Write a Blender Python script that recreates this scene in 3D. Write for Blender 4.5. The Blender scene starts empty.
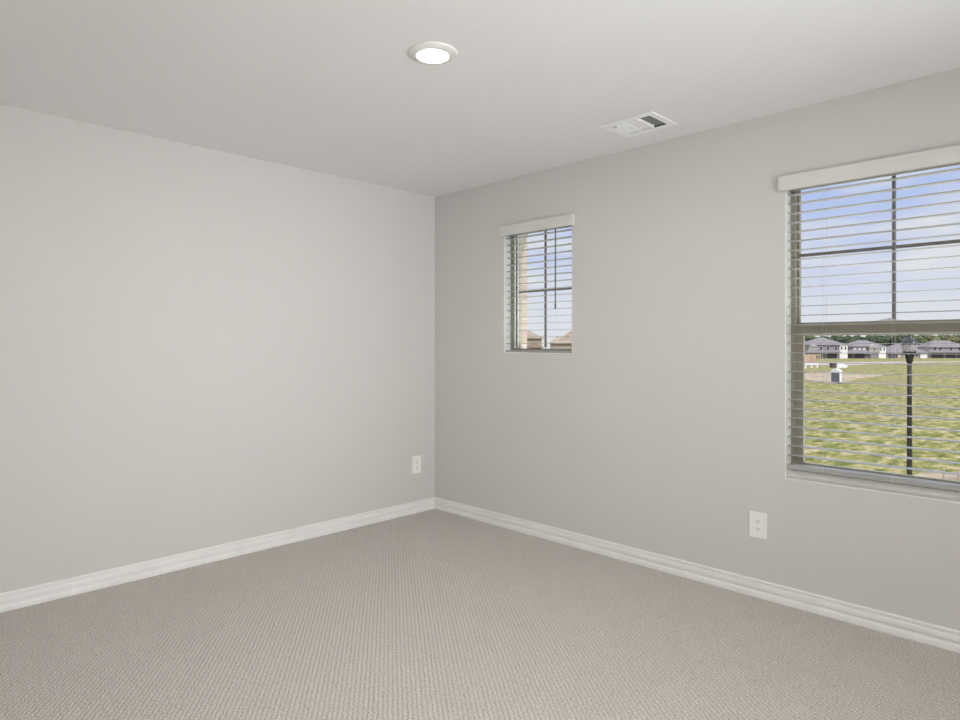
import bpy, bmesh, math, random
from mathutils import Vector, Matrix
SC = bpy.context.scene
COL = SC.collection
PI = math.pi
R2 = math.sqrt(2)

# ------------------------------------------------------------------ camera
# room corner at the origin: left wall is x = 0, window wall is y = 0, room is x > 0, y < 0
CX, CY, CZ, F = 3.814, -3.314, 1.287, 642.5
cd = bpy.data.cameras.new('camera')
cam = bpy.data.objects.new('camera', cd); COL.objects.link(cam)
cam.location = (CX, CY, CZ); cam.rotation_euler = (PI/2, 0, PI/4)
cd.sensor_width = 36; cd.lens = 36*F/960; cd.shift_y = -16/960; cd.clip_start = .05; cd.clip_end = 2000
SC.camera = cam
vs = SC.view_settings
vs.view_transform = 'Standard'; vs.look = 'None'; vs.exposure = 0; vs.gamma = 1; vs.use_curve_mapping = False

# ------------------------------------------------------------------ sky
W = bpy.data.worlds.new('sky'); SC.world = W; W.use_nodes = True
nt = W.node_tree; nt.nodes.clear()
def nd(t, k, **kw):
    n = t.nodes.new(k)
    for a, v in kw.items(): setattr(n, a, v)
    return n
def ramp(t, stops, interp='LINEAR'):
    n = t.nodes.new('ShaderNodeValToRGB'); r = n.color_ramp; r.interpolation = interp
    while len(r.elements) < len(stops): r.elements.new(.5)
    for e, (p, c) in zip(r.elements, stops):
        e.position = p; e.color = (*c, 1) if len(c) == 3 else c
    return n
tc = nd(nt, 'ShaderNodeTexCoord'); sx = nd(nt, 'ShaderNodeSeparateXYZ')
nt.links.new(tc.outputs['Generated'], sx.inputs[0])
rb = ramp(nt, [(0, (.80, .81, .84)), (.05, (.74, .77, .86)), (.12, (.60, .67, .88)), (.22, (.46, .57, .89)), (.6, (.60, .70, .92)), (1, (.8, .85, .95))])
nt.links.new(sx.outputs['Z'], rb.inputs[0])
mp = nd(nt, 'ShaderNodeMapping'); mp.inputs['Scale'].default_value = (3.2, 3.2, 15); mp.inputs['Location'].default_value = (.3, .1, .6)
nt.links.new(tc.outputs['Generated'], mp.inputs[0])
ns = nd(nt, 'ShaderNodeTexNoise'); ns.inputs['Scale'].default_value = 1.5; ns.inputs['Detail'].default_value = 7; ns.inputs['Roughness'].default_value = .58
nt.links.new(mp.outputs[0], ns.inputs[0])
rc = ramp(nt, [(.44, (0, 0, 0)), (.68, (1, 1, 1))]); nt.links.new(ns.outputs['Fac'], rc.inputs[0])
mx = nd(nt, 'ShaderNodeMixRGB'); mx.inputs[2].default_value = (.80, .81, .84, 1)
nt.links.new(rc.outputs[0], mx.inputs[0]); nt.links.new(rb.outputs[0], mx.inputs[1])
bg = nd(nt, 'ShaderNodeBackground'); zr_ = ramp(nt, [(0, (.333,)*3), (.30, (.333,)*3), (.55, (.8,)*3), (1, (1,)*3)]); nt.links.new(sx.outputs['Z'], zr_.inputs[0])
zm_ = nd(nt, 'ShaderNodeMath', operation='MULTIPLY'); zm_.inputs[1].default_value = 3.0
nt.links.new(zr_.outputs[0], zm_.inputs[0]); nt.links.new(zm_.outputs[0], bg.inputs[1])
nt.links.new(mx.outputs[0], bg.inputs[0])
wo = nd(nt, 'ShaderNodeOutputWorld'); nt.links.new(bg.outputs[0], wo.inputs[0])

# ------------------------------------------------------------------ sun, ceiling lamps and added unseen fill lights
sl = bpy.data.lights.new('sun', 'SUN'); sl.energy = 3.2; sl.angle = math.radians(2); sl.color = (1, .96, .9)
so = bpy.data.objects.new('sun', sl); COL.objects.link(so)
so.rotation_euler = Vector((.95, -.04, .85)).to_track_quat('Z', 'Y').to_euler()
RX, RY = 5.3, -4.5          # inner faces of the two walls behind the camera
H = 2.44
def area(name, loc, d, sx_, sy_, power, color=(1, 1, 1), spread=180):
    l = bpy.data.lights.new(name, 'AREA'); l.shape = 'RECTANGLE'; l.size = sx_; l.size_y = sy_
    l.energy = power; l.color = color; l.spread = math.radians(spread)
    o = bpy.data.objects.new(name, l); COL.objects.link(o)
    o.location = loc; o.rotation_euler = Vector(d).to_track_quat('-Z', 'Y').to_euler()
area('fill_side_upper', (RX+.06, -1.7, 1.38), (-1, .1, .45), 2.0, 1.44, 21, (.94, .98, 1), 90)  # unseen fill light added in the side wall recess, tilted up
area('fill_side', (RX+.08, -1.7, 1.38), (-1, .1, 0), 2.0, 1.44, 19.5, (.94, .98, 1), 80)  # second added fill light in the same recess, aimed level
# added fill lights below the sills, imitating light bounced off the ground
area('fill_below_wide_window', (3.1, 1.5, -.28), (-.3, -.95, 1), 2.0, 1.2, 80, (.96, .99, 1))
area('fill_below_narrow_window', (1.0, .8, .2), (0, -.9, 1.15), .8, .8, 22, (.96, .99, 1), 120)
def lamp_light(x, y, e):
    dl = bpy.data.lights.new('ceiling_lamp', 'AREA'); dl.shape = 'DISK'; dl.size = .12; dl.energy = e; dl.color = (1, .99, .98)
    o = bpy.data.objects.new('ceiling_lamp', dl); COL.objects.link(o); o.location = (x, y, H-.017)
lamp_light(1.882, -1.646, 8)
lamp_light(4.1, -3.4, 43)  # unseen lamp added above the camera to brighten the room

# ------------------------------------------------------------------ materials
def mat(name, col, rough=.6, metal=0, bump=None, noise=None, spec=.5):
    m = bpy.data.materials.new(name); m.use_nodes = True
    t = m.node_tree; b = t.nodes['Principled BSDF']
    b.inputs['Base Color'].default_value = (*col, 1); b.inputs['Roughness'].default_value = rough
    b.inputs['Metallic'].default_value = metal; b.inputs['Specular IOR Level'].default_value = spec
    c = nd(t, 'ShaderNodeTexCoord')
    sc_, amt = noise if noise else (8, .03)
    n = nd(t, 'ShaderNodeTexNoise'); n.inputs['Scale'].default_value = sc_; n.inputs['Detail'].default_value = 4
    t.links.new(c.outputs['Object'], n.inputs[0])
    r = ramp(t, [(.3, [x*(1-amt) for x in col]), (.7, [min(1, x*(1+amt)) for x in col])])
    t.links.new(n.outputs['Fac'], r.inputs[0]); t.links.new(r.outputs[0], b.inputs['Base Color'])
    if bump:
        n2 = nd(t, 'ShaderNodeTexNoise'); n2.inputs['Scale'].default_value = bump[0]; n2.inputs['Detail'].default_value = 3
        t.links.new(c.outputs['Object'], n2.inputs[0])
        bp = nd(t, 'ShaderNodeBump'); bp.inputs['Strength'].default_value = bump[1]; bp.inputs['Distance'].default_value = bump[2]
        t.links.new(n2.outputs['Fac'], bp.inputs['Height']); t.links.new(bp.outputs[0], b.inputs['Normal'])
    return m
M = {}
M['wall'] = mat('greige_wall_paint', (.69, .672, .65), .85, bump=(90, .12, .004), noise=(2, .008), spec=.25)
M['ceiling'] = mat('ceiling_paint', (.89, .885, .88), .9, bump=(60, .3, .006), noise=(2, .008), spec=.2)
M['trim'] = mat('white_trim_paint', (.93, .92, .90), .4)
M['jamb'] = mat('white_jamb_paint', (.90, .90, .86), .5)
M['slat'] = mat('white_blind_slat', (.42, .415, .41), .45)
M['cord'] = mat('blind_cord', (.62, .61, .6), .8)
M['valance'] = mat('white_valance', (.74, .73, .70), .5)
M['wand'] = mat('clear_grey_wand', (.13, .14, .17), .25)
M['vinyl'] = mat('almond_vinyl', (.36, .335, .26), .5)
M['muntin'] = mat('almond_muntin', (.25, .24, .22), .5)
M['plate'] = mat('white_cover_plate', (.94, .93, .91), .35)
M['slot'] = mat('dark_socket_slot', (.05, .05, .05), .6)
M['vent'] = mat('white_enamel_vent', (.96, .96, .95), .4)
M['duct'] = mat('dark_duct', (.05, .05, .06), .8)
M['light_ring'] = mat('white_light_ring', (.84, .82, .79), .4)
M['ext_wall'] = mat('cream_brick', (.70, .58, .44), .9, noise=(14, .14))
M['downspout'] = mat('olive_beige_metal', (.20, .18, .135), .5)
M['sub'] = mat('wall_outside', (.6, .55, .48), .9)
def brick(name, c1, c2, mortar, s=1.0):
    m = bpy.data.materials.new(name); m.use_nodes = True; t = m.node_tree; b = t.nodes['Principled BSDF']
    b.inputs['Roughness'].default_value = .9
    c = nd(t, 'ShaderNodeTexCoord'); k = nd(t, 'ShaderNodeTexBrick')
    mpn = nd(t, 'ShaderNodeMapping'); mpn.inputs['Rotation'].default_value = (PI/2, 0, 0)
    t.links.new(c.outputs['Object'], mpn.inputs[0]); t.links.new(mpn.outputs[0], k.inputs[0])
    k.inputs['Color1'].default_value = (*c1, 1); k.inputs['Color2'].default_value = (*c2, 1); k.inputs['Mortar'].default_value = (*mortar, 1)
    k.inputs['Scale'].default_value = s; k.inputs['Brick Width'].default_value = .22; k.inputs['Row Height'].default_value = .075; k.inputs['Mortar Size'].default_value = .008
    t.links.new(k.outputs[0], b.inputs['Base Color'])
    return m
M['grey_brick'] = brick('grey_lavender_brick', (.225, .203, .217), (.285, .255, .262), (.300, .285, .285))
M['pale_brick'] = brick('pale_brick', (.338, .290, .277), (.392, .344, .324), (.405, .378, .351))
M['tan_brick'] = brick('tan_brick', (.319, .254, .196), (.362, .297, .232), (.392, .348, .290))
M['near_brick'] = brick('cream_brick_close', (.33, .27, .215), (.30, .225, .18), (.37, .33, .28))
M['white_siding'] = mat('white_siding', (.75, .71, .67), .7)
M['lav_roof'] = mat('lavender_grey_shingle', (.178, .152, .158), 1.395, noise=(1.5, .15))
M['brown_roof'] = mat('brown_shingle', (.263, .201, .158), 1.575, noise=(1.5, .15))
M['tan_roof'] = mat('tan_shingle', (.271, .219, .166), 1.575, noise=(1.5, .15))
M['dark_door'] = mat('dark_garage_door', (.09, .08, .10), .6)
M['win_dark'] = mat('dark_window', (.06, .065, .08), .2)
M['win_white'] = mat('white_window_trim', (.65, .64, .63), .4)
M['wood'] = mat('raw_lumber', (.50, .39, .26), .8, noise=(2, .25))
M['osb'] = mat('sheathing_board', (.44, .30, .20), .8, noise=(1, .2))
M['dirt'] = mat('bare_dirt', (.27, .205, .135), .95, noise=(.9, .4), bump=(3, .6, .1))
M['road'] = mat('pinkish_dirt_road', (.30, .235, .21), .95, noise=(.3, .15))
M['post'] = mat('black_brown_metal', (.018, .013, .011), .6, metal=0)
M['bronze'] = mat('black_lantern_metal', (.02, .02, .022), .3, metal=.4)
M['globe'] = mat('frosted_lantern_glass', (.34, .31, .30), .25)
M['toilet_grey'] = mat('grey_plastic', (.13, .125, .145), .5)
M['toilet_white'] = mat('white_plastic', (.75, .75, .75), .5)
M['brown_box'] = mat('dark_brown_box', (.07, .05, .04), .7)
M['bark'] = mat('bark', (.12, .09, .07), .9)
M['leaf1'] = mat('dark_green_leaves', (.054, .070, .036), .9, noise=(.7, .45))
M['leaf2'] = mat('green_leaves', (.098, .117, .054), .9, noise=(.7, .45))
M['leaf3'] = mat('yellow_green_leaves', (.158, .150, .068), .9, noise=(.7, .4))
# lamp lens
m = bpy.data.materials.new('lit_lens'); m.use_nodes = True
b = m.node_tree.nodes['Principled BSDF']; b.inputs['Emission Color'].default_value = (1, .95, .84, 1); b.inputs['Emission Strength'].default_value = 5
M['lens'] = m
# window glass
m = bpy.data.materials.new('window_glass'); m.use_nodes = True; t = m.node_tree; t.nodes.clear()
tr = nd(t, 'ShaderNodeBsdfTransparent'); tr.inputs[0].default_value = (.97, .98, .98, 1)
gl = nd(t, 'ShaderNodeBsdfGlossy'); gl.inputs['Roughness'].default_value = .02
fr = nd(t, 'ShaderNodeFresnel'); fr.inputs[0].default_value = 1.12
mm = nd(t, 'ShaderNodeMixShader'); o_ = nd(t, 'ShaderNodeOutputMaterial')
t.links.new(fr.outputs[0], mm.inputs[0]); t.links.new(tr.outputs[0], mm.inputs[1]); t.links.new(gl.outputs[0], mm.inputs[2]); t.links.new(mm.outputs[0], o_.inputs[0])
M['glass'] = m
# carpet: looped pile in staggered rows
m = bpy.data.materials.new('beige_loop_carpet'); m.use_nodes = True; t = m.node_tree; b = t.nodes['Principled BSDF']
b.inputs['Roughness'].default_value = .95; b.inputs['Specular IOR Level'].default_value = .1
b.inputs['Sheen Weight'].default_value = .15
c = nd(t, 'ShaderNodeTexCoord'); n0 = nd(t, 'ShaderNodeTexNoise'); n0.inputs['Scale'].default_value = 70; n0.inputs['Detail'].default_value = 2
t.links.new(c.outputs['Object'], n0.inputs[0])
vm = nd(t, 'ShaderNodeVectorMath', operation='MULTIPLY_ADD'); vm.inputs[1].default_value = (.016,)*3
t.links.new(n0.outputs['Color'], vm.inputs[0]); t.links.new(c.outputs['Object'], vm.inputs[2])
s2 = nd(t, 'ShaderNodeSeparateXYZ'); t.links.new(vm.outputs[0], s2.inputs[0])
def mth(op, a, b_=None):
    n = nd(t, 'ShaderNodeMath', operation=op)
    for i, q in enumerate((a, b_)):
        if q is None: continue
        if isinstance(q, (int, float)): n.inputs[i].default_value = q
        else: t.links.new(q, n.inputs[i])
    return n.outputs[0]
# ribs run along (-.806, .608) in the room
al = mth('ADD', mth('MULTIPLY', s2.outputs['X'], -.806), mth('MULTIPLY', s2.outputs['Y'], .608))
cr = mth('ADD', mth('MULTIPLY', s2.outputs['X'], .608), mth('MULTIPLY', s2.outputs['Y'], .806))
PX, PY = .0175, .0135
row_ = mth('FLOOR', mth('DIVIDE', cr, PX))
hx = mth('ABSOLUTE', mth('SINE', mth('MULTIPLY', cr, PI/PX)))
hy = mth('ABSOLUTE', mth('SINE', mth('ADD', mth('MULTIPLY', al, PI/PY), mth('MULTIPLY', row_, PI*.5))))
hy = mth('ADD', mth('MULTIPLY', hy, .8), .2)
hh = mth('POWER', mth('MULTIPLY', hx, hy), .6)
n1 = nd(t, 'ShaderNodeTexNoise'); n1.inputs['Scale'].default_value = 210; n1.inputs['Detail'].default_value = 3
t.links.new(c.outputs['Object'], n1.inputs[0])
ht = mth('ADD', hh, mth('MULTIPLY', n1.outputs['Fac'], .8))
bp = nd(t, 'ShaderNodeBump'); bp.inputs['Strength'].default_value = .9; bp.inputs['Distance'].default_value = .006
t.links.new(ht, bp.inputs['Height']); t.links.new(bp.outputs[0], b.inputs['Normal'])
n3 = nd(t, 'ShaderNodeTexNoise'); n3.inputs['Scale'].default_value = 130; n3.inputs['Detail'].default_value = 2
t.links.new(c.outputs['Object'], n3.inputs[0])
rr = ramp(t, [(.25, (.38, .34, .30)), (.5, (.66, .605, .55)), (.75, (.86, .81, .75))])
yy = mth('ADD', mth('MULTIPLY', n3.outputs['Fac'], .80), mth('MULTIPLY', hh, .24))  # yarn flecks, plus shade painted into the gaps between loops
t.links.new(yy, rr.inputs[0]); t.links.new(rr.outputs[0], b.inputs['Base Color'])
M['carpet'] = m
# field: patchy grass
m = bpy.data.materials.new('patchy_grass_field'); m.use_nodes = True; t = m.node_tree; b = t.nodes['Principled BSDF']
b.inputs['Roughness'].default_value = .95; b.inputs['Specular IOR Level'].default_value = .1
c = nd(t, 'ShaderNodeTexCoord')
mpg = nd(t, 'ShaderNodeMapping'); mpg.inputs['Rotation'].default_value = (0, 0, -PI/4); mpg.inputs['Scale'].default_value = (1, .5, 1)
t.links.new(c.outputs['Object'], mpg.inputs[0])
na = nd(t, 'ShaderNodeTexNoise'); na.inputs['Scale'].default_value = 1.8; na.inputs['Detail'].default_value = 9; na.inputs['Roughness'].default_value = .72
nb = nd(t, 'ShaderNodeTexNoise'); nb.inputs['Scale'].default_value = .09; nb.inputs['Detail'].default_value = 6; nb.inputs['Roughness'].default_value = .65
for q in (na, nb): t.links.new(mpg.outputs[0], q.inputs[0])
ra = ramp(t, [(.36, (.05, .065, .014)), (.45, (.125, .125, .032)), (.53, (.225, .200, .07)), (.61, (.36, .275, .18))])
t.links.new(na.outputs['Fac'], ra.inputs[0])
rbm = ramp(t, [(.52, (0, 0, 0)), (.66, (.75, .75, .75))]); t.links.new(nb.outputs['Fac'], rbm.inputs[0])
mg = nd(t, 'ShaderNodeMixRGB'); mg.inputs[2].default_value = (.20, .155, .105, 1)
t.links.new(rbm.outputs[0], mg.inputs[0]); t.links.new(ra.outputs[0], mg.inputs[1]); t.links.new(mg.outputs[0], b.inputs['Base Color'])
M['field'] = m

# ------------------------------------------------------------------ mesh helpers
class MB:
    def __init__(s): s.bm = bmesh.new()
    def box(s, x0, x1, y0, y1, z0, z1, mtx=None):
        co = [(x, y, z) for z in (z0, z1) for y in (y0, y1) for x in (x0, x1)]
        v = [s.bm.verts.new(mtx @ Vector(p) if mtx else p) for p in co]
        for f in ((0, 2, 3, 1), (4, 5, 7, 6), (0, 1, 5, 4), (2, 6, 7, 3), (0, 4, 6, 2), (1, 3, 7, 5)):
            s.bm.faces.new([v[i] for i in f])
        return s
    def poly(s, pts, faces):
        v = [s.bm.verts.new(p) for p in pts]
        for f in faces: s.bm.faces.new([v[i] for i in f])
        return s
    def prism(s, prof, a, b, fn):
        """profile (list of 2-D points) swept from a to b; fn(p, q, t) -> xyz"""
        n = len(prof)
        va = [s.bm.verts.new(fn(p, q, a)) for p, q in prof]; vb = [s.bm.verts.new(fn(p, q, b)) for p, q in prof]
        for i in range(n):
            j = (i+1) % n; s.bm.faces.new([va[i], va[j], vb[j], vb[i]])
        s.bm.faces.new(va[::-1]); s.bm.faces.new(vb)
        return s
    def lathe(s, prof, cx=0, cy=0, n=32, cap=True):
        rings = [[s.bm.verts.new((cx+r*math.cos(2*PI*i/n), cy+r*math.sin(2*PI*i/n), z)) for i in range(n)] for r, z in prof]
        for a, b in zip(rings, rings[1:]):
            for i in range(n):
                j = (i+1) % n; s.bm.faces.new([a[i], a[j], b[j], b[i]])
        if cap: s.bm.faces.new(rings[0][::-1]); s.bm.faces.new(rings[-1])
        return s
    def tube(s, p, q, r, n=8):
        p, q = Vector(p), Vector(q); d = (q-p).normalized(); a = d.orthogonal().normalized(); b = d.cross(a)
        rings = [[s.bm.verts.new(c + a*r*math.cos(2*PI*i/n) + b*r*math.sin(2*PI*i/n)) for i in range(n)] for c in (p, q)]
        for i in range(n):
            j = (i+1) % n; s.bm.faces.new([rings[0][i], rings[0][j], rings[1][j], rings[1][i]])
        s.bm.faces.new(rings[0][::-1]); s.bm.faces.new(rings[1])
        return s
    def hip(s, x0, x1, y0, y1, z0, h, ridge=None, t=.12):
        """hip roof with a fascia of thickness t"""
        w, d = x1-x0, y1-y0; r = min(w, d)/2 if ridge is None else ridge
        cy = (y0+y1)/2; cx = (x0+x1)/2
        if w >= d: A, B = (x0+r, cy, z0+t+h), (x1-r, cy, z0+t+h)
        else: A, B = (cx, y0+r, z0+t+h), (cx, y1-r, z0+t+h)
        if (Vector(A)-Vector(B)).length < .05:
            s.poly([(x0, y0, z0), (x1, y0, z0), (x1, y1, z0), (x0, y1, z0), (x0, y0, z0+t), (x1, y0, z0+t), (x1, y1, z0+t), (x0, y1, z0+t), A],
                   [(3, 2, 1, 0), (0, 1, 5, 4), (1, 2, 6, 5), (2, 3, 7, 6), (3, 0, 4, 7), (4, 5, 8), (5, 6, 8), (6, 7, 8), (7, 4, 8)])
        else:
            base = [(x0, y0, z0), (x1, y0, z0), (x1, y1, z0), (x0, y1, z0), (x0, y0, z0+t), (x1, y0, z0+t), (x1, y1, z0+t), (x0, y1, z0+t), A, B]
            F_ = [(3, 2, 1, 0), (0, 1, 5, 4), (1, 2, 6, 5), (2, 3, 7, 6), (3, 0, 4, 7)]
            F_ += [(4, 5, 9, 8), (5, 6, 9), (6, 7, 8, 9), (7, 4, 8)] if w >= d else [(4, 5, 8), (5, 6, 9, 8), (6, 7, 9), (7, 4, 8, 9)]
            s.poly(base, F_)
        return s
    def gable(s, x0, x1, y0, y1, z0, h, t=.12):
        """gable roof, ridge running along y"""
        cx = (x0+x1)/2
        prof = [(x0, z0), (x1, z0), (x1, z0+t), (cx, z0+t+h), (x0, z0+t)]
        return s.prism(prof, y0, y1, lambda p, q, tt: (p, tt, q))
    def build(s, name, m, parent=None, bevel=0, smooth=False, seg=2):
        bmesh.ops.recalc_face_normals(s.bm, faces=s.bm.faces[:])
        me = bpy.data.meshes.new(name); s.bm.to_mesh(me); s.bm.free()
        me.materials.append(m)
        if smooth:
            for p in me.polygons: p.use_smooth = True
        o = bpy.data.objects.new(name, me); COL.objects.link(o)
        if parent: o.parent = parent
        if bevel:
            bv = o.modifiers.new('bevel', 'BEVEL'); bv.width = bevel; bv.segments = seg; bv.limit_method = 'ANGLE'
            for p in me.polygons: p.use_smooth = True
            wn = o.modifiers.new('wn', 'WEIGHTED_NORMAL')
        return o
def tag(o, label=None, cat=None, group=None, kind=None):
    for k, v in (('label', label), ('category', cat), ('group', group), ('kind', kind)):
        if v: o[k] = v
    return o
def empty(name, loc=(0, 0, 0), rz=0):
    o = bpy.data.objects.new(name, None); COL.objects.link(o); o.location = loc; o.rotation_euler = (0, 0, rz)
    o.empty_display_size = .1
    return o
def copy_obj(o, parent, loc=None):
    c = o.copy(); COL.objects.link(c); c.parent = parent
    if loc is not None: c.location = loc
    return c
def copy_tree(o, parent=None):
    c = o.copy(); COL.objects.link(c); c.parent = parent
    for ch in list(o.children):
        copy_tree(ch, c)
    return c
def struct(o): o['kind'] = 'structure'; return o

# ------------------------------------------------------------------ room shell
WT = .17
B1 = (2.634, 3.512, .620, 2.105)      # large window opening x0, x1, z0, z1
B2 = (.737, 1.332, 1.223, 2.105)      # small window opening
struct(MB().box(-WT, RX+WT, RY-WT, WT, -.2, 0).build('floor', M['carpet']))
VX0, VX1, VY0, VY1 = 1.893, 2.134, -.432, -.244     # hole for the vent
cm = MB()
cm.box(-WT, VX0, RY-WT, WT, H, H+.25); cm.box(VX1, RX+WT, RY-WT, WT, H, H+.25)
cm.box(VX0, VX1, RY-WT, VY0, H, H+.25); cm.box(VX0, VX1, VY1, WT, H, H+.25)
struct(cm.build('ceiling', M['ceiling']))
struct(MB().box(-WT, 0, RY-WT, WT, 0, H).build('wall_left', M['wall']))
wr = MB()
wr.box(0, B2[0], 0, WT, 0, H); wr.box(B2[1], B1[0], 0, WT, 0, H); wr.box(B1[1], RX+WT, 0, WT, 0, H)
wr.box(B2[0], B2[1], 0, WT, 0, B2[2]); wr.box(B2[0], B2[1], 0, WT, B2[3], H)
wr.box(B1[0], B1[1], 0, WT, 0, B1[2]); wr.box(B1[0], B1[1], 0, WT, B1[3], H)
struct(wr.build('wall_right', M['wall']))
# the two walls behind the camera, each with a closed recess added for fill light
ws = MB(); ws.box(RX, RX+WT, RY, -2.75, 0, H); ws.box(RX, RX+WT, -.65, 0, 0, H); ws.box(RX, RX+WT, -2.75, -.65, 0, .62); ws.box(RX, RX+WT, -2.75, -.65, 2.13, H); ws.box(RX+.12, RX+WT, -2.75, -.65, .62, 2.13)
struct(ws.build('wall_side', M['wall']))
wq = MB(); wq.box(0, 3.1, RY-WT, RY, 0, H); wq.box(5.1, RX+WT, RY-WT, RY, 0, H); wq.box(3.1, 5.1, RY-WT, RY, 0, .62); wq.box(3.1, 5.1, RY-WT, RY, 2.13, H); wq.box(3.1, 5.1, RY-WT, RY-.12, .62, 2.13)
struct(wq.build('wall_rear', M['wall']))

# baseboards, colonial profile (depth, height)
BP = [(0, 0), (.017, 0), (.019, .006), (.019, .022), (.0175, .028), (.013, .0315), (.004, .0335), (.004, .0425), (.0135, .0445), (.015, .048), (.015, .066),
      (.0135, .0695), (.010, .0715), (.003, .0725), (.003, .0775), (.0105, .0785), (.0105, .086), (.007, .089), (0, .089)]
def base(name, fn, a, b):
    o = MB().prism(BP, a, b, fn).build(name, M['trim']); return struct(o)
base('baseboard_left', lambda p, q, t_: (p, t_, q), RY, 0)
base('baseboard_right', lambda p, q, t_: (t_, -p, q), 0, RX)
base('baseboard_side', lambda p, q, t_: (RX-p, t_, q), RY, 0)
base('baseboard_rear', lambda p, q, t_: (t_, RY+p, q), 0, RX)

# ------------------------------------------------------------------ windows
YF = .068
def window(name, B, double, fw):
    x0, x1, z0, z1 = B
    r = struct(empty(name, ((x0+x1)/2, .1, z0)))
    rel = Matrix.Translation(-Vector(r.location))
    def L(mb): mb.bm.transform(rel); return mb
    j = MB()                                    # painted liner of the opening
    e = .004
    j.box(x0, x0+e, 0, YF+.01, z0, z1); j.box(x1-e, x1, 0, YF+.01, z0, z1)
    j.box(x0, x1, 0, YF+.01, z1-e, z1)
    L(j).build('jamb_liner', M['jamb'], r)
    s = MB(); s.box(x0+e, x1-e, -.003, YF+.03, z0, z0+.006); s.box(x0+e, x1-e, YF-.004, YF+.03, z0+.004, z0+(.036 if double else .018)); L(s).build('window_sill', M['jamb'], r, bevel=.002)
    f = MB()
    f.box(x0, x0+fw, YF, .15, z0, z1); f.box(x1-fw, x1, YF, .15, z0, z1)
    f.box(x0+fw, x1-fw, YF, .15, z1-.022, z1); f.box(x0+fw, x1-fw, YF+.03, .15, z0, z0+.02)
    L(f).build('window_frame', M['vinyl'], r, bevel=.0015)
    if double:
        zm = 1.392
        u = MB(); ux0, ux1 = x0+fw, x1-fw; g = .008
        u.box(ux0, ux0+g, .102, .13, zm-.05, z1-.022); u.box(ux1-g, ux1, .102, .13, zm-.05, z1-.022)
        u.box(ux0, ux1, .102, .13, z1-.034, z1-.020); u.box(ux0, ux1, .102, .13, zm-.05, zm+.002)
        L(u).build('upper_sash', M['vinyl'], r, bevel=.001)
        l = MB(); sw = .036
        l.box(ux0, ux0+sw, .076, .100, z0+.025, zm-.002); l.box(ux1-sw, ux1, .076, .100, z0+.025, zm-.002)
        l.box(ux0+sw, ux1-sw, .076, .100, zm-.064, zm-.002); l.box(ux0+sw, ux1-sw, .076, .100, z0+.025, z0+.078)
        lo = L(l).build('lower_sash', M['vinyl'], r, bevel=.0015)
        k = MB(); xm = (x0+x1)/2-.012
        k.box(xm-.045, xm+.045, .076, .104, zm-.001, zm+.005); k.box(xm-.03, xm+.02, .072, .09, zm+.004, zm+.009); k.lathe([(.011, zm+.004), (.011, zm+.012), (.008, zm+.014)], xm, .09, 16)
        L(k).build('sash_lock', M['jamb'], r)
        g1 = MB(); g1.box(ux0, ux1, .115, .118, zm-.02, z1-.03); L(g1).build('window_pane', M['glass'], r)
        g2 = MB(); g2.box(ux0+.02, ux1-.02, .087, .090, z0+.05, zm-.03); L(g2).build('window_pane', M['glass'], r)
        gx = (x0+x1)/2; gz = 1.731
        a, b = zm, z1-.034; hw = .0078
        mu = MB(); mu.box(gx-hw, gx+hw, .1065, .1135, a, b); mu.box(ux0+g, ux1-g, .107, .113, gz-hw, gz+hw)
        L(mu).build('window_grid', M['muntin'], r)
    else:
        ix0, ix1 = x0+fw, x1-fw
        u = MB(); g = .014
        u.box(ix0, ix0+g, .085, .13, z0+.02, z1-.022); u.box(ix1-g, ix1, .085, .13, z0+.02, z1-.022)
        u.box(ix0, ix1, .085, .13, z1-.034, z1-.020); u.box(ix0, ix1, .095, .13, z0+.018, z0+.032)
        L(u).build('fixed_sash', M['vinyl'], r, bevel=.0015)
        for nm, a_, b_, y_, mt_ in (('glazing_bead', -.002, .005, .070, 'jamb'), ('gasket', .005, .011, .084, 'slot'), ('glazing_bead', .011, .016, .090, 'jamb')):
            q1 = MB(); q1.box(ix0+a_, ix0+b_, y_, .10, z0+.035, z1-.03); q1.box(ix1-b_, ix1-a_, y_, .10, z0+.035, z1-.03)
            L(q1).build(nm, M[mt_], r)
        g1 = MB(); g1.box(ix0+.005, ix1-.005, .105, .108, z0+.035, z1-.025); L(g1).build('window_pane', M['glass'], r)
        gx = (x0+x1)/2-.002; hw = .0078
        mu = MB(); mu.box(gx-hw, gx+hw, .0965, .1035, z0+.04, z1-.03); mu.box(ix0+g, ix1-g, .097, .103, 1.654-hw, 1.654+hw)
        L(mu).build('window_grid', M['muntin'], r)
    return r
window('window_1', B1, True, .024)
window('window_2', B2, False, .036)

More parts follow.
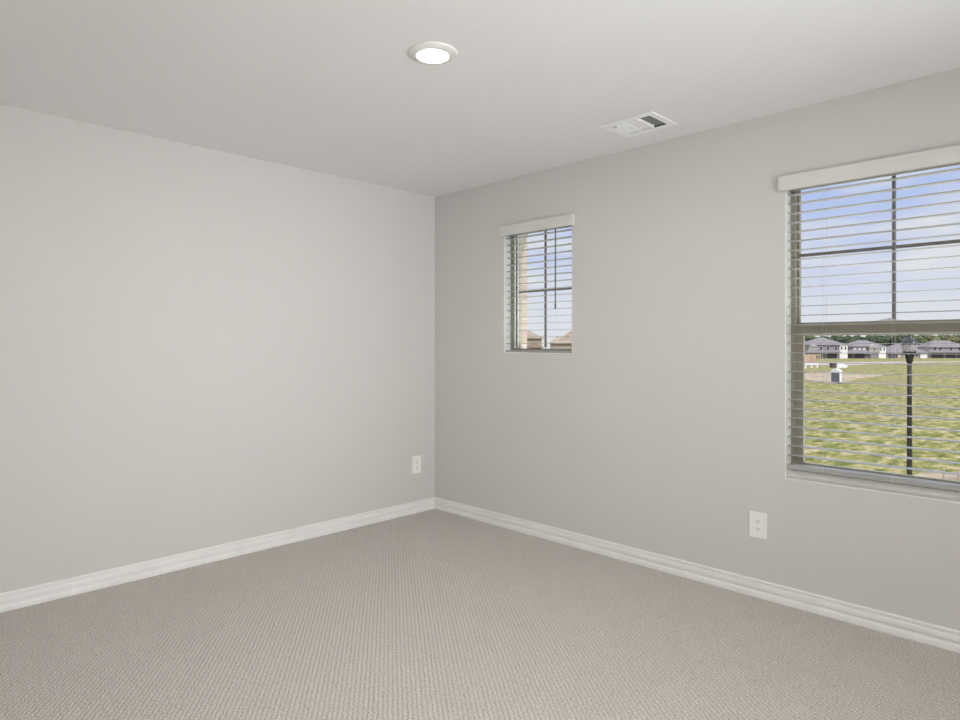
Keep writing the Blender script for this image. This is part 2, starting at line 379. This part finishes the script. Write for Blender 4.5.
# ------------------------------------------------------------------ blinds
PITCH, ZTOP = .046, 2.025
def blind(B, n, ladders, wand, label):
    x0, x1, z0, z1 = B
    cx = (x0+x1)/2; w = x1-x0
    r = tag(empty('window_blind', (cx, .036, z0)), label, 'blind', 'white horizontal window blinds')
    def LZ(z): return z - z0
    # valance: crown profile with returns, at y = -.034 .. -.012 in the room
    ve = .0185 if n < 20 else .023
    a, b = -w/2-ve, w/2+ve
    zb, zt = LZ(2.041), LZ(2.113)
    prof = [(-.044, zb), (-.058, zb), (-.0615, zb+.004), (-.0625, zb+.012), (-.0615, zb+.044), (-.0635, zb+.050), (-.066, zb+.058), (-.066, zt-.004), (-.064, zt), (-.044, zt)]
    v = MB().prism(prof, a, b, lambda p, q, t_: (t_, p, q))
    v.box(a, a+.012, -.046, -.0305, zb, zt); v.box(b-.012, b, -.046, -.0305, zb, zt)
    v.build('valance', M['valance'], r, bevel=.0012)
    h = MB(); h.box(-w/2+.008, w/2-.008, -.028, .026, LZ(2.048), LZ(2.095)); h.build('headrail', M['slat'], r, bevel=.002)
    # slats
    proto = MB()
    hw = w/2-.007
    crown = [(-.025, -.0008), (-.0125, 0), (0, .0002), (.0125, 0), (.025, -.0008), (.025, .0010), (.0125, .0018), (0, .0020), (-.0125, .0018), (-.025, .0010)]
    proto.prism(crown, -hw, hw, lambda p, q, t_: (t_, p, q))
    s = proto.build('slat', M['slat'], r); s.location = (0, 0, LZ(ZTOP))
    rng = random.Random(n)
    for k in range(1, n):
        c = copy_obj(s, r, (0, 0, LZ(ZTOP-PITCH*k) + rng.uniform(-.0006, .0006)))
    zr = ZTOP-PITCH*n
    st = zr
    br = MB(); br.box(-hw, hw, -.026, .026, LZ(zr)-(.023 if n > 20 else .014), LZ(zr)+.001)
    bo = br.build('bottom_rail', M['slat'], r, bevel=.003)
    for lx in ladders:
        lm = MB(); X = lx-cx
        for yy_ in (-.0275, .0275):
            lm.tube((X, yy_, LZ(zr)-.004), (X, yy_, LZ(2.05)), .0006, 5)
        for k in range(n):
            zz = LZ(ZTOP-PITCH*k)-.0025
            lm.tube((X, -.0275, zz), (X, .0275, zz), .0004, 4)
        lm.build('ladder_cord', M['cord'], r)
        pl = MB(); pl.lathe([(.004, LZ(zr)-(.025 if n > 20 else .016)), (.004, LZ(zr)-(.0225 if n > 20 else .0135))], X, -.018, 12)
        pl.tube((X, -.024, LZ(zr)-.0085), (X, -.0285, LZ(zr)-.0085), .0042, 12)
        pl.build('cord_plug', M['cord'], bo)
    if wand:
        wm = MB(); X = wand-cx
        wm.tube((X, -.034, LZ(2.045)), (X, -.036, LZ(1.54)), .0042, 6); wm.tube((X, -.036, LZ(1.55)), (X, -.036, LZ(1.516)), .0055, 8)
        wm.build('tilt_wand', M['wand'], r)
    return r
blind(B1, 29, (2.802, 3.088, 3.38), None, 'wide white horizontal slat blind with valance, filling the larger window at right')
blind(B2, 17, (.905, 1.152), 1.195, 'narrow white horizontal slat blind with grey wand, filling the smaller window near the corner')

# ------------------------------------------------------------------ outlets
def outlet(loc, rz, label):
    r = tag(empty('wall_outlet', loc, rz), label, 'outlet', 'white wall outlets')
    # local: x along the wall, -y into the room, z up, origin on the wall at plate centre
    p = MB(); p.box(-.0445, .0445, -.0065, 0, -.0665, .0665); p.build('cover_plate', M['plate'], r, bevel=.003, seg=3)
    for s in (-1, 1):
        zc = s*.0195
        m_ = MB()
        pts = [(.0172*math.cos(a), .0145*math.sin(a)) for a in [i*2*PI/28 for i in range(28)]]
        pts = [(max(-.0165, min(.0165, x)), max(-.0128, min(.0128, z))+zc) for x, z in pts]
        m_.prism(pts, -.0082, -.004, lambda a_, b_, t_: (a_, t_, b_))
        so_ = m_.build('socket', M['plate'], r)
        k = MB()
        k.box(-.0078, -.0055, -.0086, -.008, zc-.001, zc+.0075); k.box(.0055, .0078, -.0086, -.008, zc, zc+.0068)
        k.tube((0, -.008, zc-.0065), (0, -.0086, zc-.0065), .0028, 12)
        k.build('socket_slots', M['slot'], so_)
    c_ = MB(); c_.tube((0, -.006, 0), (0, -.0078, 0), .003, 12); c_.build('screw', M['vent'], r)
outlet((2.504, 0, .366), 0, 'white duplex outlet low on the right wall, below the larger window')
outlet((0, -.187, .366), PI/2, 'small white outlet low on the left wall, beside the room corner')

# ------------------------------------------------------------------ downlight
r = tag(empty('ceiling_light', (1.882, -1.646, H)), 'round white recessed disc light glowing in the ceiling', 'ceiling light')
MB().lathe([(.098, 0), (.098, -.003), (.094, -.006), (.074, -.0125), (.066, -.014), (.0648, -.0125)], n=64).build('trim_ring', M['light_ring'], r, smooth=True)
MB().lathe([(.0645, -.010), (.0645, -.0134), (.060, -.0142), (.03, -.0150), (.001, -.0152)], n=48).build('lens', M['lens'], r, smooth=True)

r2 = copy_tree(r); r2.location = (4.1, -3.4, H); r2['label'] = 'unseen round white disc light added in the ceiling, above the camera'  # fixture added for the unseen fill lamp
# ------------------------------------------------------------------ ceiling vent
vcx, vcy = 2.0135, -.338
r = tag(empty('ceiling_vent', (vcx, vcy, H)), 'white rectangular air register with angled louvres set in the ceiling', 'vent')
hw, hd = .155, .128; iw, idp = .1185, .092
f = MB()
prof = [(-.004, 0), (0, -.002), (.004, -.006), (.012, -.008), (.034, -.008), (.036, -.006), (.036, .002)]
f.box(-hw, hw, -hd, -idp, -.007, -.0005); f.box(-hw, hw, idp, hd, -.007, -.0005); f.box(-hw, -iw, -idp, idp, -.007, -.0005); f.box(iw, hw, -idp, idp, -.007, -.0005)
f.box(-.0395, -.0355, -idp, idp, -.0055, .012); f.box(.0385, .0425, -idp, idp, -.0065, .012)
f.build('vent_frame', M['vent'], r, bevel=.002)
d_ = MB(); q = .0015
d_.box(-iw, iw, -idp, idp, .16, .165); d_.box(-iw, -iw+q, -idp, idp, .016, .165); d_.box(iw-q, iw, -idp, idp, -.003, .165)
d_.box(-iw, iw, -idp, -idp+q, .016, .165); d_.box(-iw, iw, idp-q, idp, .016, .165); d_.box(.043, iw, -idp, -idp+q, -.003, .016); d_.box(.043, iw, idp-q, idp, -.003, .016)
d_.build('duct', M['duct'], r)
def louver(x, ang, wd=.016):
    mt = Matrix.Translation((x, 0, .006)) @ Matrix.Rotation(ang, 4, 'Y')
    return MB().box(-wd/2, wd/2, -idp, idp, -.0006, .0006, mt).build('louver', M['vent'], r)
for k in range(5): louver(-.108+k*.0148, math.radians(-42), .017)           # left bank, facing the camera
for k in range(6): louver(-.026+k*.0118, math.radians(-25), .0135)           # middle bank
for k in range(7): louver(.048+k*.0112, math.radians(40), .010)     # right bank, seen through
for k in range(1): MB().box(-.100, -.084, -.075, -.069, -.013, -.006).build('damper_lever', M['cord'], r)

# ------------------------------------------------------------------ outdoors
GZ = CZ-5.0
def at(u, d, z=GZ):
    rr_ = (u-480)/F*d
    return Vector((CX+(rr_-d)/R2, CY+(rr_+d)/R2, z))
struct(MB().box(-420, 420, -60, 620, GZ-1, GZ).build('ground', M['field']))
def strip(name, m, pts, h=.03):
    P = [at(u, d) for u, d in pts]
    mb = MB(); n = len(P)
    lo = [mb.bm.verts.new(p) for p in P]; hi = [mb.bm.verts.new(p+Vector((0, 0, h))) for p in P]
    mb.bm.faces.new(hi)
    for i in range(n): mb.bm.faces.new([lo[i], lo[(i+1) % n], hi[(i+1) % n], hi[i]])
    return struct(mb.build(name, m))
strip('dirt_road', M['road'], [(720, 150), (800, 152), (850, 150), (900, 168), (960, 176), (1010, 178), (1010, 186), (960, 184), (905, 182), (850, 178), (800, 176), (720, 176)])
strip('dirt_patch', M['dirt'], [(780, 90), (800, 93), (818, 84), (832, 80), (846, 84), (858, 92), (873, 97), (884, 101), (872, 106), (862, 104), (850, 112), (838, 108), (820, 113), (805, 108), (780, 112)])
strip('dirt_patch', M['dirt'], [(905, 24), (935, 25.5), (955, 24.6), (985, 27), (1020, 26), (1020, 18), (960, 17), (900, 19), (880, 21)])

struct(MB().box(-2, 12, 1.1, 9.5, GZ-.5, GZ+.03).build('bounce_slab', mat('pale_bounce_slab', (.62, .60, .57), .9, noise=(1, .06))))  # unseen pale slab added to bounce sunlight up through the windows
# own house: the wing beside the small window, with a gutter downspout
MB().box(-3.2, .20, WT, .87, GZ, 2.75)
wing = MB().box(-3.0, .20, WT, .87, GZ, 2.9).build('wall_outside', M['near_brick']); struct(wing)
ds = MB()
def bar(p, q_, w_, d2):
    p, q_ = Vector(p), Vector(q_); z = (q_-p); ln = z.length; z.normalize()
    x = Vector((1, 0, 0)); y = z.cross(x).normalized(); x = y.cross(z).normalized()
    mt = Matrix((x, y, z)).transposed().to_4x4(); mt.translation = p
    ds.box(-w_/2, w_/2, -d2/2, d2/2, 0, ln, mt)
bar((.235, .672, GZ), (.235, .672, 2.0), .06, .08)
bar((.235, .672, 1.985), (.235, .82, 2.35), .06, .08)
tag(ds.build('downspout', M['downspout']), 'olive beige downspout on the cream brick wall outside the smaller window', 'downspout')

# street lamp
D = 12.0; pm = D/F
r = tag(empty('street_lamp', at(909.5, D)), 'dark tall street lamp with frosted lantern standing in the grass outside', 'street lamp')
def zz(v): return CZ+(344-v)*pm-GZ
MB().lathe([(.16, 0), (.16, .10), (.13, .14), (.11, .5), (.075, .6), (.052, .75), (.040, zz(400)), (.038, zz(362))], n=20).build('post', M['post'], r, smooth=True)
MB().lathe([(.045, zz(362.5)), (.06, zz(361)), (.055, zz(359)), (.075, zz(357)), (.078, zz(354)), (.105, zz(352.8)), (.11, zz(352.2))], n=20).build('lantern_base', M['bronze'], r, smooth=True)
MB().lathe([(.098, zz(352.2)), (.118, zz(350)), (.132, zz(345)), (.132, zz(344))], n=24).build('lantern_globe', M['globe'], r, smooth=True)
rb_ = MB()
for k in range(8):
    a = 2*PI*k/8+.2
    rb_.tube((.101*math.cos(a), .101*math.sin(a), zz(352.3)), (.135*math.cos(a), .135*math.sin(a), zz(344)), .004, 5)
rb_.build('lantern_ribs', M['bronze'], r)
MB().lathe([(.138, zz(344.3)), (.142, zz(343.5)), (.135, zz(342.6)), (.10, zz(340)), (.07, zz(338.5)), (.05, zz(338)), (.052, zz(337)), (.03, zz(336)), (.022, zz(335.4))], n=24).build('lantern_cap', M['bronze'], r, smooth=True)
MB().lathe([(.018, zz(335.5)), (.026, zz(334.9)), (.018, zz(334.3)), (.006, zz(333.2))], n=12).build('finial', M['bronze'], r, smooth=True)

# portable toilet
p_ = at(836.3, 82)
r = tag(empty('portable_toilet', p_, PI/4-.72), 'grey and white portable toilet standing alone on the bare dirt', 'portable toilet')
MB().box(-.5, .5, -.5, .5, .08, 1.45).build('cabin', M['toilet_white'], r)
MB().box(-.46, .46, -.54, -.5, .1, 1.42).build('door', M['toilet_grey'], r)
MB().box(-.56, .56, -.56, .56, 0, .09).build('skid_base', M['toilet_grey'], r)
MB().prism([(-.58*math.cos(a), 1.42+.42*math.sin(a)) for a in [i*PI/12 for i in range(13)]], -.56, .56, lambda a_, b_, t_: (a_, t_, b_)).build('domed_roof', M['toilet_white'], r)

# --- houses; local x to the right, local y away from the room, origin on the ground at the front left
def house(u, d, rot=0): return empty('house', at(u, d), PI/4+rot)
def part(r, name, m, *boxes):
    mb = MB()
    for b_ in boxes: mb.box(*b_)
    return mb.build(name, m, r)
def windows(r, lst, y=0, m='win_dark', w=.9, h=1.0):
    for x, z in lst:
        fr_ = MB().box(x-w/2-.12, x+w/2+.12, y-.07, y+.02, z-.12, z+h+.12).build('window', M['win_white'], r)
        MB().box(x-w/2, x+w/2, y-.1, y-.06, z, z+h).build('pane', M[m], fr_)
# m per px at d=225: .35
r = tag(house(806, 222), 'two-storey grey house with arched gable, behind the raw wood frame', 'house', 'houses across the field')
part(r, 'wall', M['grey_brick'], (0, 14.4, .3, 9, 0, 2.2), (1.1, 14.3, .5, 9, 2.2, 4.6))
part(r, 'side_wall', M['white_siding'], (11.7, 14.45, .15, 6, 0, 4.6))
rf = MB().hip(.8, 14.8, 0, 9.4, 4.55, 2.6, ridge=6.3); rf.build('roof', M['lav_roof'], r)
MB().gable(.9, 4.3, -.1, 4, 4.0, .9).build('gable_roof', M['pale_brick'], r)
part(r, 'gable_wall', M['pale_brick'], (1.1, 4.1, .1, .6, 2.2, 4.0))
MB().hip(-.4, 11.8, -1.4, 1.4, 2.05, .8, ridge=1.3).build('porch_roof', M['lav_roof'], r)
windows(r, [(2.6, 2.7), (5.4, 3), (7.8, 3), (10.6, 3)], .45 if False else .5)
windows(r, [(12.4, 3.1), (13.7, 3.1)], .15, 'win_dark', .5, 1)
part(r, 'garage_door', M['dark_door'], (7.5, 10.8, .2, .3, 0, 1.8))
r = tag(house(846.5, 224), 'two-storey house with small gable and white right wall, left of the low hip-roofed house', 'house', 'houses across the field')
part(r, 'wall', M['grey_brick'], (0, 14, .4, 9, 0, 2.0), (2.3, 13.8, .5, 9, 2.0, 4.1))
part(r, 'side_wall', M['white_siding'], (11.3, 13.9, .15, 6, 0, 4.2))
MB().hip(2.0, 14.2, 0, 9.4, 4.0, 2.2, ridge=4.6).build('roof', M['lav_roof'], r)
MB().gable(7.6, 11.8, -.3, 4, 3.6, 1.2).build('gable_roof', M['pale_brick'], r)
part(r, 'gable_wall', M['pale_brick'], (7.8, 11.6, -.1, .5, 2.0, 3.7))
MB().hip(-.4, 8.2, -1.6, 1.6, 1.9, .9, ridge=1.5).build('porch_roof', M['lav_roof'], r)
windows(r, [(3.2, 2.8), (4.8, 2.8), (6.4, 2.8)], .5, 'win_white', .8, .9)
windows(r, [(9.7, 2.6)], -.1, 'win_dark', .5, 1.1)
windows(r, [(12, 2.7), (13.2, 2.7)], .15, 'win_dark', .4, 1)
part(r, 'garage_door', M['dark_door'], (.2, 2.0, .3, .4, 0, 1.8), (3.2, 6.4, .3, .4, 0, 1.8))
part(r, 'entry_door', M['dark_door'], (7.8, 8.6, .3, .4, 0, 1.7))
r = tag(house(887.5, 226), 'single-storey house with wide hip roof, directly behind the street lamp', 'house', 'houses across the field')
part(r, 'wall', M['tan_brick'], (0, 14, .4, 9, 0, 1.9))
part(r, 'side_wall', M['white_siding'], (11.6, 14.05, .1, 6, 0, 1.9))
MB().hip(-.5, 14.5, -.4, 9.4, 1.85, 3.1, ridge=6.4).build('roof', M['lav_roof'], r)
windows(r, [(4.4, .5), (6.4, .5)], .4, 'win_white', .6, 1)
windows(r, [(10.6, .6)], .4)
part(r, 'garage_door', M['dark_door'], (.6, 3.6, .3, .4, 0, 1.6))
r = tag(house(929.5, 229), 'two-storey house with dark garages, right of the low hip-roofed house', 'house', 'houses across the field')
part(r, 'wall', M['pale_brick'], (0, 14, .4, 9, 0, 2.0), (.3, 13.8, .5, 9, 2.0, 3.8))
MB().hip(0, 14.4, 0, 9.4, 3.75, 2.4, ridge=4.4).build('roof', M['lav_roof'], r)
MB().hip(-.5, 14.4, -1.5, 1.6, 1.9, .6, ridge=1.5).build('porch_roof', M['lav_roof'], r)
windows(r, [(2.2, 2.7), (4.2, 2.7), (8, 2.7), (11, 2.7)], .5)
part(r, 'garage_door', M['dark_door'], (1.0, 5.2, .3, .4, 0, 1.7), (6.2, 9.6, .3, .4, 0, 1.7), (10.2, 13.4, .3, .4, 0, 1.7))
# nearer houses seen through the small window
r = tag(house(500, 120, .1), 'brown two-storey house with hip roof, left of two seen in the smaller window', 'house', 'houses seen through the smaller window')
part(r, 'wall', M['tan_brick'], (0, 8.0, .4, 9, 0, 6.1))
MB().hip(-.4, 8.4, 0, 9.4, 6.0, 2.4, ridge=3.2).build('roof', M['brown_roof'], r)
MB().gable(4.6, 8.2, -.6, 1, 4.3, .9).build('porch_roof', M['brown_roof'], r)
windows(r, [(6.6, 3.0)], .4)
r = tag(house(549, 122, -.1), 'tan house with peaked hip roof, right of two seen in the smaller window', 'house', 'houses seen through the smaller window')
part(r, 'wall', M['tan_brick'], (.3, 10, .4, 9, 0, 5.2))
MB().hip(0, 10.4, 0, 9.4, 5.1, 1.3, ridge=1.6).build('roof', M['tan_roof'], r)
MB().hip(1.4, 7.4, 1.2, 8, 5.35, 2.2, ridge=2.3).build('upper_roof', M['brown_roof'], r)
windows(r, [(2.6, 3.0), (6.6, 3.0)], .4)

# raw wood frame of a house being built, left edge of the large window
r = tag(empty('unfinished_house', at(793, 172), PI/4), 'raw orange wood frame of an unfinished house at the left of the field', 'house')
for a_, b_ in ((0, 1.6), (3.0, 4.2), (4.9, 6.0)): part(r, 'sheathing', M['osb'], (a_, b_, 0, .1, 0, 2.05))
for k in range(13):
    MB().box(.1+k*.6, .25+k*.6, .12, .3, 0, 2.0).build('stud', M['wood'], r)
MB().box(0, 7.6, .1, .32, 2.0, 2.2).build('top_plate', M['wood'], r)
MB().box(0, 7.6, 3.6, 3.8, 0, 2.1).build('rear_wall', M['osb'], r)
MB().box(0, 7.6, .1, .32, -.02, .12).build('bottom_plate', M['wood'], r)
# white site barrier, pallets
r = tag(empty('site_barrier', at(797, 133), PI/4), 'low white rail on posts in front of the raw wood frame', 'barrier')
MB().box(0, 4.6, 0, .1, .72, .98).build('rail', M['toilet_white'], r)
for k in range(4): MB().box(.5+k*1.2, .75+k*1.2, .02, .12, 0, .74).build('post', M['toilet_white'], r)
o = MB().box(-1.2, 1.1, -.5, .5, 0, .55).box(-1.0, .3, -.4, .4, .55, .8).build('wrapped_stack', M['toilet_white'], None)
o.location = at(841, 136); o.rotation_euler = (0, 0, PI/4)
tag(o, 'low white stack of building material, behind the portable toilet', 'building material')
o = MB().box(-.45, .45, -.5, .5, 0, .85).box(-.5, .5, -.55, .55, .85, .95).build('site_bin', M['brown_box'], None)
o.location = at(833, 136); o.rotation_euler = (0, 0, PI/4)
tag(o, 'small dark brown bin beside the low white stack of building material', 'bin')

# woods behind the houses
def tree(seed, leaf):
    rg = random.Random(seed)
    r = tag(empty('tree', (0, 0, 0)), 'dense leafy tree in the woods behind the houses', 'tree', 'trees in the woods behind the houses')
    MB().lathe([(.28, 0), (.2, 1.5), (.16, 4.5)], n=8).build('trunk', M['bark'], r)
    bm = bmesh.new()
    for k in range(11):
        a = rg.uniform(0, 2*PI); q_ = rg.uniform(.2, 2.3); s = rg.uniform(1.2, 2.2)
        z = rg.uniform(1.6, 8.2); q_ *= (1 - max(0, z-5)/5)
        ret = bmesh.ops.create_icosphere(bm, subdivisions=3, radius=s, matrix=Matrix.Translation((q_*math.cos(a), q_*math.sin(a), z)))
        c0 = Vector((q_*math.cos(a), q_*math.sin(a), z))
        for v_ in ret['verts']:
            v_.co = c0 + (v_.co-c0)*rg.uniform(.72, 1.22)
    me = bpy.data.meshes.new('crown'); bm.to_mesh(me); bm.free(); me.materials.append(M[leaf])
    o = bpy.data.objects.new('crown', me); COL.objects.link(o); o.parent = r
    return r
protos = [tree(3, 'leaf1'), tree(5, 'leaf2'), tree(9, 'leaf1'), tree(14, 'leaf3')]
rg = random.Random(2)
i = 0
for row, (dd, step, u0) in enumerate(((290, 17.5, 794), (322, 17.5, 800), (354, 17.5, 806))):
    u = u0
    while u < 985:
        k = rg.choice([0, 1, 2, 2, 0, 1]) if u < 925 else rg.choice([1, 3, 3, 1])
        o = protos[k] if k is not None and protos[k].location.length < 1 else copy_tree(protos[k])
        o.location = at(u, dd+rg.uniform(-2, 2)); s = rg.uniform(.82, 1.0)*(1 if row == 0 else 1.03)
        o.scale = (s*1.12, s*1.12, s*1.06*(1+row*.05)); o.rotation_euler = (0, 0, rg.uniform(0, 6))
        u += step; i += 1
# wooden stakes by the near dirt
for k, (u, d, lb) in enumerate(((943.5, 23.6, 'short brown wooden stake in the dirt, lower right of the larger window, left of two'),
                                (958.5, 23.6, 'short brown wooden stake in the dirt at the picture\'s right edge'))):
    o = MB().box(-.03, .03, -.03, .03, 0, .42).build('wooden_stake', M['wood'])
    o.location = at(u, d, GZ); tag(o, lb, 'stake', 'wooden stakes in the dirt')
